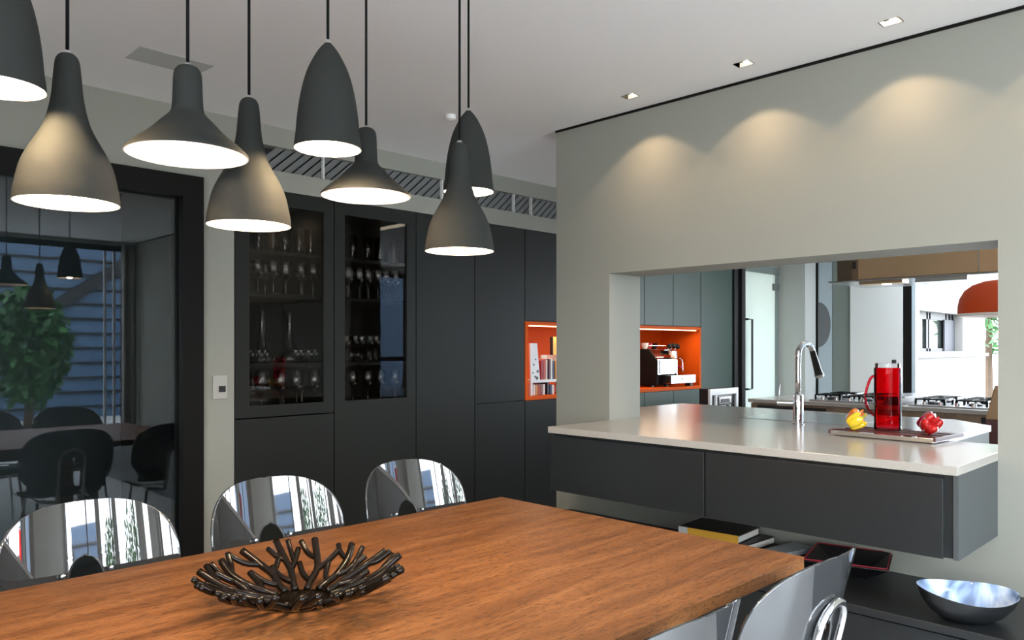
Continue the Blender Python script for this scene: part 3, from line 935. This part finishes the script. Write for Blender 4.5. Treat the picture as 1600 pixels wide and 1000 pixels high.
# orange-red pendant in the kitchen
t = thing('kitchen_pendant', 'large orange-red dome pendant lamp near the terrace window', 'pendant lamp', (5.72, 1.30, 1.60))
prof = [(.25, 0), (.249, .05), (.238, .10), (.21, .15), (.165, .185), (.10, .208), (.03, .218), (0, .219)]
obj('shade', lathe(bmesh.new(), prof, 56), M['redlamp'], t, smooth='all')
obj('rim_lining', lathe(bmesh.new(), [(.2495, -.018), (.251, -.018), (.251, .0), (.244, .0), (.23, .10), (.16, .175), (0, .205)], 56), M['inner'], t, smooth='all')
obj('cord', tube(bmesh.new(), [(0, 0, .215), (0, 0, 1.0)], .004, 8), M['cord'], t)
t = thing('linear_lamp', 'slim linear ceiling lamp above the kitchen side of the worktop', 'ceiling lamp', (4.5, 1.3, ZC))
obj('housing', B(-.06, .06, 0, .95, -.03, -.001), M['steel'], t)
obj('diffuser', B(-.055, .055, .005, .945, -.034, -.0305), M['hoodlight'], t)
# tan leather chair beside the sink run
t = thing('bar_chair', 'tan leather high-backed chair beyond the end of the worktop', 'chair', (5.2, 1.06, 0), R(12))
obj('backrest', prism(bmesh.new(), [(-.20, .96), (.20, .96), (.155, 1.16), (-.155, 1.16)], .03, 'x', -.015), M['tan'], t, bevel=.006)
obj('back_frame', prism(bmesh.new(), [(-.21, .72), (.21, .72), (.20, .9595), (-.20, .9595)], .03, 'x', -.015), M['maroon'], t, bevel=.004)
obj('seat', B(.016, .42, -.2, .2, .68, .73), M['maroon'], t, bevel=.01)
for sx in (.03, .40):
    for sy in (-.18, .18):
        obj('leg', B(sx - .015, sx + .015, sy - .015, sy + .015, 0, .68), M['maroon'], t)

# ------------------------------------------------------------------ terrace outside the kitchen
struct('floor_terrace', B(XF + .2, 30, -14, 12, -.15, -.02), M['paving'])
t = thing('terrace_wall', 'white rendered outbuilding wall outside the kitchen', 'outbuilding', (8.6, 3.2, 0))
bm = bmesh.new()
WX0, WX1, WZ0, WZ1 = 10.225 - 8.6, 12.0 - 8.6, 1.33, 1.84
box(bm, 0, WX0, 0, .25, 0, 4); box(bm, WX1, 4.5, 0, .25, 0, 4); box(bm, WX0, WX1, 0, .25, WZ1, 4); box(bm, WX0, WX1, 0, .25, 0, WZ0)
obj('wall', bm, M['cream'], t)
obj('ledge', B(0, 4.5, -.05, 0, 1.26, 1.30), M['white'], t)
bm = bmesh.new()
box(bm, WX0, WX1, .12, .18, WZ1 - .09, WZ1); box(bm, WX0, WX1, .12, .18, WZ0, WZ0 + .04)
for f in (0, .36, .42, .80, .88, .97): box(bm, WX0 + f * (WX1 - WX0), WX0 + (f + .035) * (WX1 - WX0), .12, .18, WZ0, WZ1)
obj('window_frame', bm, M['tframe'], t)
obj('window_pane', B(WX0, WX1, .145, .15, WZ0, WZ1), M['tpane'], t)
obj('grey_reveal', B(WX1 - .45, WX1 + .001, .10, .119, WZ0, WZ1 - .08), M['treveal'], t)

def leafy(name, label, x, y, h, rad, n, seed, base=0.0, m='leaf', zmin=.35):
    random.seed(seed)
    t = thing(name, label, 'tree', (x, y, base))
    obj('trunk', tube(bmesh.new(), [(0, 0, 0), (.03, .02, h * .4), (0, 0, h * .75)], [.07, .05, .03], 8), M['bark'], t)
    bm = bmesh.new()
    for k in range(n):
        v = Vector((random.gauss(0, 1), random.gauss(0, 1), random.gauss(0, 1))).normalized() * rad * random.random() ** .4
        c = Vector((v.x, v.y, h * (zmin + 1) / 2 + v.z * h * (1 - zmin) / 2 / rad))
        a = Vector((random.uniform(-1, 1), random.uniform(-1, 1), random.uniform(-1, 1))).normalized()
        b = a.orthogonal().normalized()
        s = random.uniform(.05, .11)
        bm.faces.new([bm.verts.new(c + p) for p in (a * s, b * s * .5, -a * s, -b * s * .5)])
    obj('foliage', bm, M[m], t)
    return t
leafy('garden_tree', 'leafy tree beyond the end of the white terrace wall', 14.2, 3.4, 3.4, 1.1, 1500, 5)
# garden behind the camera, seen only mirrored in the door glass and chairs
struct('floor_garden', B(-12, XF + .2, -30, YB - .2, -.25, -.05), M['paving'])
leafy('garden_tree', 'bushy courtyard tree mirrored in the dark door glass', 2.75, -4.4, 2.3, .55, 1700, 7, -.05, zmin=.25)
leafy('garden_tree', 'green courtyard tree outside the dining window', .35, -4.6, 2.9, .8, 1500, 9, -.05, zmin=.2)
leafy('garden_tree', 'tall courtyard tree far from the dining window', -2.0, -5.5, 3.4, 1.0, 1500, 11, -.05, zmin=.2)
t = thing('neighbour_building', 'blue-grey clad building mirrored in the dark door glass', 'building', (2.2, -9.5, -.05))
obj('facade', B(0, 4.2, -.4, 0, 0, 4.2), M['facade'], t)
bm = bmesh.new()
for k in range(13): box(bm, -.03, 4.23, 0, .05, .2 + .3 * k, .24 + .3 * k)
obj('cladding_rails', bm, M['black'], t)
obj('stair_stringer', prism(bmesh.new(), [(0, .5), (.0, .8), (4.2, 3.9), (4.2, 3.6)], .1, 'y', .05), M['black'], t)
tag(obj('added_garden_wall', B(6.5, 14, -4.2, -4.0, -.05, 3.2), M['facade']), 'added blue-grey garden wall outside the kitchen window, mirrored in the cabinet glass', 'garden wall')  # unseen wall added to dim the sky mirrored in the cabinet glass
# curtains at the dining window
def curtain(label, x0, x1, m):
    t = thing('curtain', label, 'curtain', (x0, YB + .06, 0))
    n = int((x1 - x0) / .012)
    top = [(i * .012, .03 * math.sin(i * .012 * 2 * PI / .09)) for i in range(n + 1)]
    bm = bmesh.new()
    a = [bm.verts.new((p[0], p[1], .02)) for p in top]; b = [bm.verts.new((p[0], p[1], 2.55)) for p in top]
    for i in range(n): bm.faces.new((a[i], a[i + 1], b[i + 1], b[i]))
    solid(obj('fabric', bm, m, t, smooth='all'), .003)
    obj('rail', tube(bmesh.new(), [(-.03, 0, 2.565), (x1 - x0 + .03, 0, 2.565)], .01, 8), M['steel'], t)
curtain('grey curtain at the partition end of the dining window', 3.06, 3.2, M['curtain'])
curtain('grey curtain in the middle of the dining window', 1.05, 1.30, M['curtain'])
curtain('grey curtain near the outer end of the dining window', .15, .38, M['curtain'])
curtain('wide grey curtain closest to the added side window', -2.4, -1.85, M['curtain'])
curtain('wide grey curtain at the outer end of the dining window', -1.5, -1.0, M['curtain'])

# ------------------------------------------------------------------ dining table
TX0, TX1, TY0, TY1 = -.5, 2.262, 1.03, 2.345
t = thing('dining_table', 'long dining table of coarse-grained warm brown wood', 'table', (TX0, TY0, 0))
obj('tabletop', B(0, TX1 - TX0, 0, TY1 - TY0, .712, .75), M['table'], t, bevel=.0025)
for x in (.30, TX1 - TX0 - .60):
    for y in (.32, TY1 - TY0 - .41):
        obj('leg', B(x, x + .09, y, y + .09, 0, .712), M['table'], t, bevel=.003)
obj('apron', B(.40, TX1 - TX0 - .61, .35, .38, .63, .712), M['table'], t)
obj('apron', B(.40, TX1 - TX0 - .61, TY1 - TY0 - .38, TY1 - TY0 - .35, .63, .712), M['table'], t)

# branch bowl
BX, BY = .973, 1.720
t = thing('branch_bowl', 'round openwork bowl of dark branching twigs on the table', 'bowl', (BX, BY, .75))
obj('base_disc', lathe(bmesh.new(), [(0, .001), (.075, .001), (.082, .005), (.078, .009), (0, .007)], 40), M['branch'], t, smooth=True)
random.seed(12)
def bz(r): return .0105 + (.072 if r < .26 else .078) * max(0, (r - .06) / .19) ** 1.35
NB = 15
for k in range(NB):
    a0 = 2 * PI * k / NB + random.uniform(-.05, .05)
    bm = bmesh.new()
    P = lambda a, r, dz=0: (r * math.cos(a), r * math.sin(a), bz(r) + dz)
    dr = random.choice((-1, 1))
    kink = random.uniform(.08, .16) * dr
    rm = random.uniform(.13, .155)
    main = [P(a0, .07), P(a0 + .02 * dr, .10), P(a0 + kink * .6, rm), P(a0 + kink * .2, .195), P(a0 - kink * .4, random.uniform(.235, .262), random.uniform(0, .012))]
    tube(bm, sm(main, 4), [.0098] * 17, 8)
    f1 = [P(a0 + kink * .6, rm), P(a0 + kink * 1.5, rm + .03), P(a0 + kink * 2.2, rm + .075, random.uniform(0, .008))]
    tube(bm, sm(f1, 4), .0082, 8)
    f2 = [P(a0 + kink * .2, .195), P(a0 - kink * .9, .215), P(a0 - kink * 1.6, .245, random.uniform(0, .014))]
    tube(bm, sm(f2, 4), .0078, 8)
    f3 = [P(a0 + .02 * dr, .105), P(a0 - .16 * dr, .135), P(a0 - .22 * dr, .175, .004)]
    tube(bm, sm(f3, 4), .008, 8)
    if k % 2:
        f4 = [P(a0 + kink * 1.5, rm + .03), P(a0 + kink * 1.2, rm + .07), P(a0 + kink * 1.0, rm + .10, .01)]
        tube(bm, sm(f4, 4), .0075, 8)
    obj('branch', bm, M['branch'], t, smooth='all')

# ------------------------------------------------------------------ chairs
def shell_back():
    """curved oval backrest with an arched cut-out, local: sitter faces -Y? front = +Y"""
    bm = bmesh.new()
    W, ZB, ZT, RC = .285, .50, .885, .42
    zc, hh = (ZB + ZT) / 2, (ZT - ZB) / 2
    nu, nv = 60, 110
    hwid, htop = .052, .715
    grid = {}
    def pos(a, z):
        x = RC * math.sin(a / RC)
        y = RC * (1 - math.cos(a / RC)) - (z - .5) * .24
        return (x, y, z)
    # rows of constant z, width by superellipse; the hole is cut out by splitting each row in left and right strips
    rows = []
    for j in range(nv + 1):
        s = -1 + 2 * j / nv
        s = math.copysign(1 - (1 - abs(s)) ** 1.7, s)
        z = zc + hh * s
        half = W * max(.0, 1 - abs(s) ** 2.4) ** (1 / 2.9)
        half = max(half, .012)
        if z < zc: half = max(half, W * .80)
        rows.append((z, half))
    for j in range(nv):
        (z0, h0), (z1, h1) = rows[j], rows[j + 1]
        def hole(z):
            if z >= htop: return 0
            q = (z - (htop - .09)) / .09
            return hwid * math.sqrt(max(0, 1 - q * q)) if q > 0 else hwid
        for side in (-1, 1):
            n = nu // 2
            for i in range(n):
                def av(i_, h, hl_): return side * (hl_ + (h - hl_) * i_ / n)
                q = []
                for (ii, zz, h_) in ((i, z0, h0), (i + 1, z0, h0), (i + 1, z1, h1), (i, z1, h1)):
                    key = (side if ii or hole(zz) > 0 else 0, ii, round(zz, 5))
                    if key not in grid: grid[key] = bm.verts.new(pos(av(ii, h_, hole(zz)), zz))
                    q.append(grid[key])
                if len(set(q)) == 4: bm.faces.new(q)
    return bm

def make_chair(label):
    t = thing('dining_chair', label, 'chair', (0, 0, 0), 0)
    o = solid(obj('backrest', shell_back(), M['shell'], t, smooth='all'), .006)
    bm = bmesh.new()
    n = 40
    ringo = []
    def seatp(q, i):
        a = 2 * PI * i / n
        c_, s_ = math.cos(a), math.sin(a)
        x = .23 * q * math.copysign(abs(c_) ** .7, c_)
        y = .24 + .22 * q * math.copysign(abs(s_) ** .7, s_)
        return (x, y, .455 + .02 * q * q - .02 * max(0, y - .36) / .1)
    cv = bm.verts.new((0, .24, .455))
    prev = None
    for q in (.3, .6, .85, 1.0):
        cur = [bm.verts.new(seatp(q, i)) for i in range(n)]
        for i in range(n):
            if prev: bm.faces.new((prev[i], prev[(i + 1) % n], cur[(i + 1) % n], cur[i]))
            else: bm.faces.new((cv, cur[i], cur[(i + 1) % n]))
        prev = cur
    solid(obj('seat', bm, M['shell'], t, smooth='all'), .006)
    # chrome arch behind the cut-out
    pts = []
    for z in (.44, .52, .60, .69): pts.append((-.070, -(z - .5) * .24 - .012, z))
    for i in range(1, 12):
        a = PI - PI * i / 12
        z = .70 + .066 * math.sin(a)
        pts.append((.070 * math.cos(a), -(z - .5) * .24 - .012, z))
    for z in (.69, .60, .52, .44): pts.append((.070, -(z - .5) * .24 - .012, z))
    obj('support_arch', tube(bmesh.new(), pts, .0105, 12), M['chrome'], t, smooth='all')
    for s in (-1, 1):
        obj('screw', lathe(bmesh.new(), [(0, 0), (.007, 0), (.007, .006), (.003, .009), (0, .009)], 14), M['chrome'], t, smooth=True, loc=(s * .070, -.022, .67), rot=(-PI / 2, 0, 0))
    obj('seat_rail', tube(bmesh.new(), [(-.070, .005, .44), (-.15, .08, .44), (-.15, .40, .44), (.15, .40, .44), (.15, .08, .44), (.070, .005, .44)], .010, 10), M['chrome'], t, smooth=True)
    for sx in (-1, 1):
        obj('leg', tube(bmesh.new(), [(sx * .15, .10, .44), (sx * .20, .0, 0)], .010, 10), M['chrome'], t, smooth=True)
        obj('leg', tube(bmesh.new(), [(sx * .15, .38, .44), (sx * .19, .44, 0)], .010, 10), M['chrome'], t, smooth=True)
    return t
c0 = make_chair('glossy smoky grey chair')
spots = [((.765, 2.66), PI, 'glossy smoky grey oval-backed chair on the far table side, before the glazed door'),
         ((1.40, 2.66), PI, 'glossy smoky grey oval-backed chair behind the branch bowl, below the light switch'),
         ((2.035, 2.66), PI, 'glossy smoky grey oval-backed chair at the far corner, before plain cabinet doors'),
         ((1.865, .845), 0, 'near-side glossy smoky grey chair by the table corner, its chrome arch showing'),
         ((1.285, .85), 0, 'near-side glossy smoky grey chair showing only its top rim near the lower picture edge')]
for i, (p, rz, lab) in enumerate(spots):
    c = c0 if i == 0 else dup(c0)
    c.location = (*p, 0); c.rotation_euler = (0, 0, rz)
    c['label'] = lab; c['group'] = 'smoky grey dining chairs'

# ------------------------------------------------------------------ pendants over the table
PROF = {
    'bell': [(.100, 0), (.0985, .02), (.095, .039), (.087, .075), (.075, .104), (.063, .126), (.052, .146), (.043, .166), (.0355, .194), (.030, .225), (.027, .258), (.0245, .286), (.022, .301), (.016, .311), (.006, .316), (.0035, .316)],
    'flare': [(.125, 0), (.1235, .006), (.105, .024), (.080, .044), (.055, .070), (.040, .085), (.034, .094), (.0315, .106), (.0300, .140), (.0285, .172), (.025, .184), (.018, .191), (.006, .194), (.0035, .194)],
    'dome': [(.080, 0), (.0785, .018), (.0755, .040), (.072, .080), (.0655, .124), (.057, .162), (.0464, .194), (.0305, .226), (.018, .245), (.008, .256), (.0035, .260)],
}
def make_pendant(kind, label, cat_word):
    t = thing(kind + '_pendant', label, 'pendant lamp')
    prof = [tuple(p) for p in PROF[kind]]
    p3 = sm([(r, 0, z) for r, z in prof], 4)
    pr = [(max(p.x, 0.0033), p.z) for p in p3]
    sh = obj('shade', lathe(bmesh.new(), pr, 64), M['shade'], t, smooth='all')
    inn = [(max(r - .0025, .002), z + (.0 if i == 0 else .0)) for i, (r, z) in enumerate(pr) if z < prof[-1][1] - .02]
    inn = [(pr[0][0], 0)] + inn
    obj('inner_lining', lathe(bmesh.new(), inn + [(0, inn[-1][1])], 64), M['inner'], t, smooth='all')
    H_ = prof[-1][1]
    zb_ = {'bell': .075, 'flare': .085, 'dome': .07}[kind]
    rb = {'bell': .028, 'flare': .018, 'dome': .026}[kind]
    obj('bulb', lathe(bmesh.new(), [(rb * math.sin(PI * i / 12), zb_ - rb * math.cos(PI * i / 12)) for i in range(12)] + [(rb * .45, zb_ + rb * 1.4), (0, zb_ + rb * 1.4)], 24), M['bulb_dim' if kind == 'flare' else 'bulb'], t, smooth='all')
    obj('cap', lathe(bmesh.new(), [(0, H_ - .004), (.009, H_ - .004), (.007, H_ + .003), (.004, H_ + .006), (0, H_ + .006)], 20), M['steel'], t, smooth=True)
    return t
PEN = [('dome', (.331, 1.70), 1.866, 'dark dome pendant cut off by the picture edge, beside the largest bell pendant'),
       ('bell', (.476, 1.805), 1.682, 'largest-looking bell pendant, hanging in front of the glazed door'),
       ('flare', (.672, 1.669), 1.793, 'flared cone pendant hanging under the ceiling hatch'),
       ('bell', (.877, 1.805), 1.680, 'bell pendant hanging in front of the white strip by the glass cabinet'),
       ('dome', (.999, 1.642), 1.861, 'dark dome pendant in the middle of the row, over the grille'),
       ('flare', (1.238, 1.833), 1.806, 'smaller-looking flared cone pendant in front of the tumbler cabinet'),
       ('bell', (1.466, 1.695), 1.659, 'bell pendant overlapping a dome one, in front of plain cabinet doors'),
       ('dome', (1.622, 1.832), 1.873, 'dark dome pendant partly hidden behind a bell pendant at the far end')]
proto = {}
for kind, (x, y), zr, lab in PEN:
    if kind not in proto:
        t = make_pendant(kind, lab, 'pendant lamp'); proto[kind] = t
    else:
        t = dup(proto[kind])
        t['label'] = lab
    t['group'] = 'charcoal pendants over the dining table'
    t.location = (x, y, zr)
for kind, (x, y), zr, lab in PEN:
    for o in list(COL.objects):
        if o.type == 'EMPTY' and o.get('label') == lab:
            H_ = PROF[kind][-1][1]
            obj('cord', tube(bmesh.new(), [(0, 0, H_), (0, 0, ZC - zr - .001)], .0036, 10), M['cord'], o, smooth='all')
            l = bpy.data.lights.new('pendant_light', 'POINT')
            l.energy = {'bell': 6.5, 'flare': 1.1, 'dome': 15.0}[kind]
            l.color = (1, .80, .64) if kind == 'flare' else (1, .73, .44)
            l.shadow_soft_size = .02
            lo = bpy.data.objects.new('pendant_light', l)
            lo.parent = o; lo.location = (0, 0, .018 if kind == 'dome' else .03)
            COL.objects.link(lo)

# ------------------------------------------------------------------ glassware behind the cabinet doors
def glass_mesh(name, prof, n=20):
    bm = lathe(bmesh.new(), prof, n)
    bmesh.ops.recalc_face_normals(bm, faces=bm.faces[:])
    me = bpy.data.meshes.new(name); bm.to_mesh(me); bm.free()
    me.materials.append(M['wine'])
    me.polygons.foreach_set('use_smooth', [True] * len(me.polygons))
    return me
GM = {
    'wine_glass': glass_mesh('wine_glass', [(.033, 0), (.030, .003), (.005, .006), (.0035, .012), (.0035, .085), (.010, .095), (.030, .118), (.036, .140), (.033, .170), (.028, .190)]),
    'red_wine_glass': glass_mesh('red_wine_glass', [(.036, 0), (.033, .003), (.005, .007), (.004, .012), (.004, .075), (.012, .085), (.038, .112), (.045, .140), (.041, .172), (.034, .200)]),
    'flute_glass': glass_mesh('flute_glass', [(.030, 0), (.028, .003), (.004, .006), (.0032, .012), (.0032, .085), (.012, .10), (.022, .125), (.025, .15), (.023, .162)]),
    'tumbler': glass_mesh('tumbler', [(0, .004), (.028, .004), (.028, 0), (.031, .0), (.034, .085), (.032, .085), (.029, .012), (0, .012)]),
    'tall_glass': glass_mesh('tall_glass', [(0, .004), (.026, .004), (.026, 0), (.028, 0), (.032, .15), (.030, .15), (.026, .012), (0, .012)]),
    'decanter': glass_mesh('decanter', [(0, .003), (.07, .003), (.075, .01), (.075, .03), (.05, .075), (.022, .13), (.015, .2), (.015, .27), (.024, .30)]),
    'liqueur_glass': glass_mesh('liqueur_glass', [(.022, 0), (.02, .002), (.004, .005), (.0035, .03), (.014, .04), (.02, .06), (.019, .075)]),
}
def glasses(kind, x0, x1, n, y, z, label, group, cat='glass'):
    for i in range(n):
        o = bpy.data.objects.new(kind, GM[kind])
        o.location = (x0 + (x1 - x0) * i / max(1, n - 1), y + (.012 if i % 2 else 0), z)
        COL.objects.link(o)
        tag(o, label, cat, group)
A, C2 = 'the cabinet by the light switch', 'the cabinet by the plain doors'
S1, S2, S3, S4 = 1.046, 1.291, 1.681, 1.921
glasses('red_wine_glass', 1.93, 2.36, 5, 4.03, S1, 'round wine glass in front, lowest shelf of ' + A, 'wine glasses in front on the lowest shelf near the switch')
glasses('red_wine_glass', 1.98, 2.36, 4, 4.16, S1, 'round wine glass behind, lowest shelf of ' + A, 'wine glasses at the back of the lowest shelf near the switch')
glasses('liqueur_glass', 1.93, 2.06, 4, 4.03, S2, 'tiny liqueur glass left of the decanters in ' + A, 'liqueur glasses beside the decanters')
glasses('liqueur_glass', 2.24, 2.37, 4, 4.03, S2, 'tiny liqueur glass right of the decanters in ' + A, 'liqueur glasses at the other side of the decanters')
glasses('decanter', 2.10, 2.28, 2, 4.16, S2, 'glass decanter on the second shelf of ' + A, 'decanters on the second shelf', 'decanter')
glasses('wine_glass', 1.93, 2.36, 6, 4.03, S3, 'stemmed glass on the third shelf of ' + A, 'stemmed glasses on the third shelf near the switch')
glasses('wine_glass', 2.0, 2.36, 4, 4.15, S3, 'stemmed glass behind, third shelf of ' + A, 'stemmed glasses at the back of the third shelf near the switch')
glasses('tall_glass', 1.95, 2.36, 6, 4.06, S4, 'tall straight glass on the top shelf of ' + A, 'tall glasses on the top shelf near the switch')
glasses('wine_glass', 2.53, 2.94, 5, 4.03, S1, 'stemmed glass on the lowest shelf of ' + C2, 'stemmed glasses on the lowest shelf beside the plain doors')
glasses('flute_glass', 2.53, 2.80, 6, 4.02, S2, 'champagne flute on the second shelf of ' + C2, 'champagne flutes on the second shelf')
glasses('tumbler', 2.55, 2.85, 6, 4.12, S2 + .0001, 'straight tumbler behind the flutes in ' + C2, 'tumblers behind the flutes')
glasses('wine_glass', 2.53, 2.94, 7, 4.02, S3, 'stemmed glass in front, third shelf of ' + C2, 'stemmed glasses in front on the third shelf beside the plain doors')
glasses('wine_glass', 2.57, 2.97, 6, 4.12, S3, 'stemmed glass at the back of the third shelf of ' + C2, 'stemmed glasses at the back of the third shelf beside the plain doors')
glasses('tall_glass', 2.55, 2.95, 5, 4.06, S4, 'tall straight glass on the top shelf of ' + C2, 'tall glasses on the top shelf beside the plain doors')
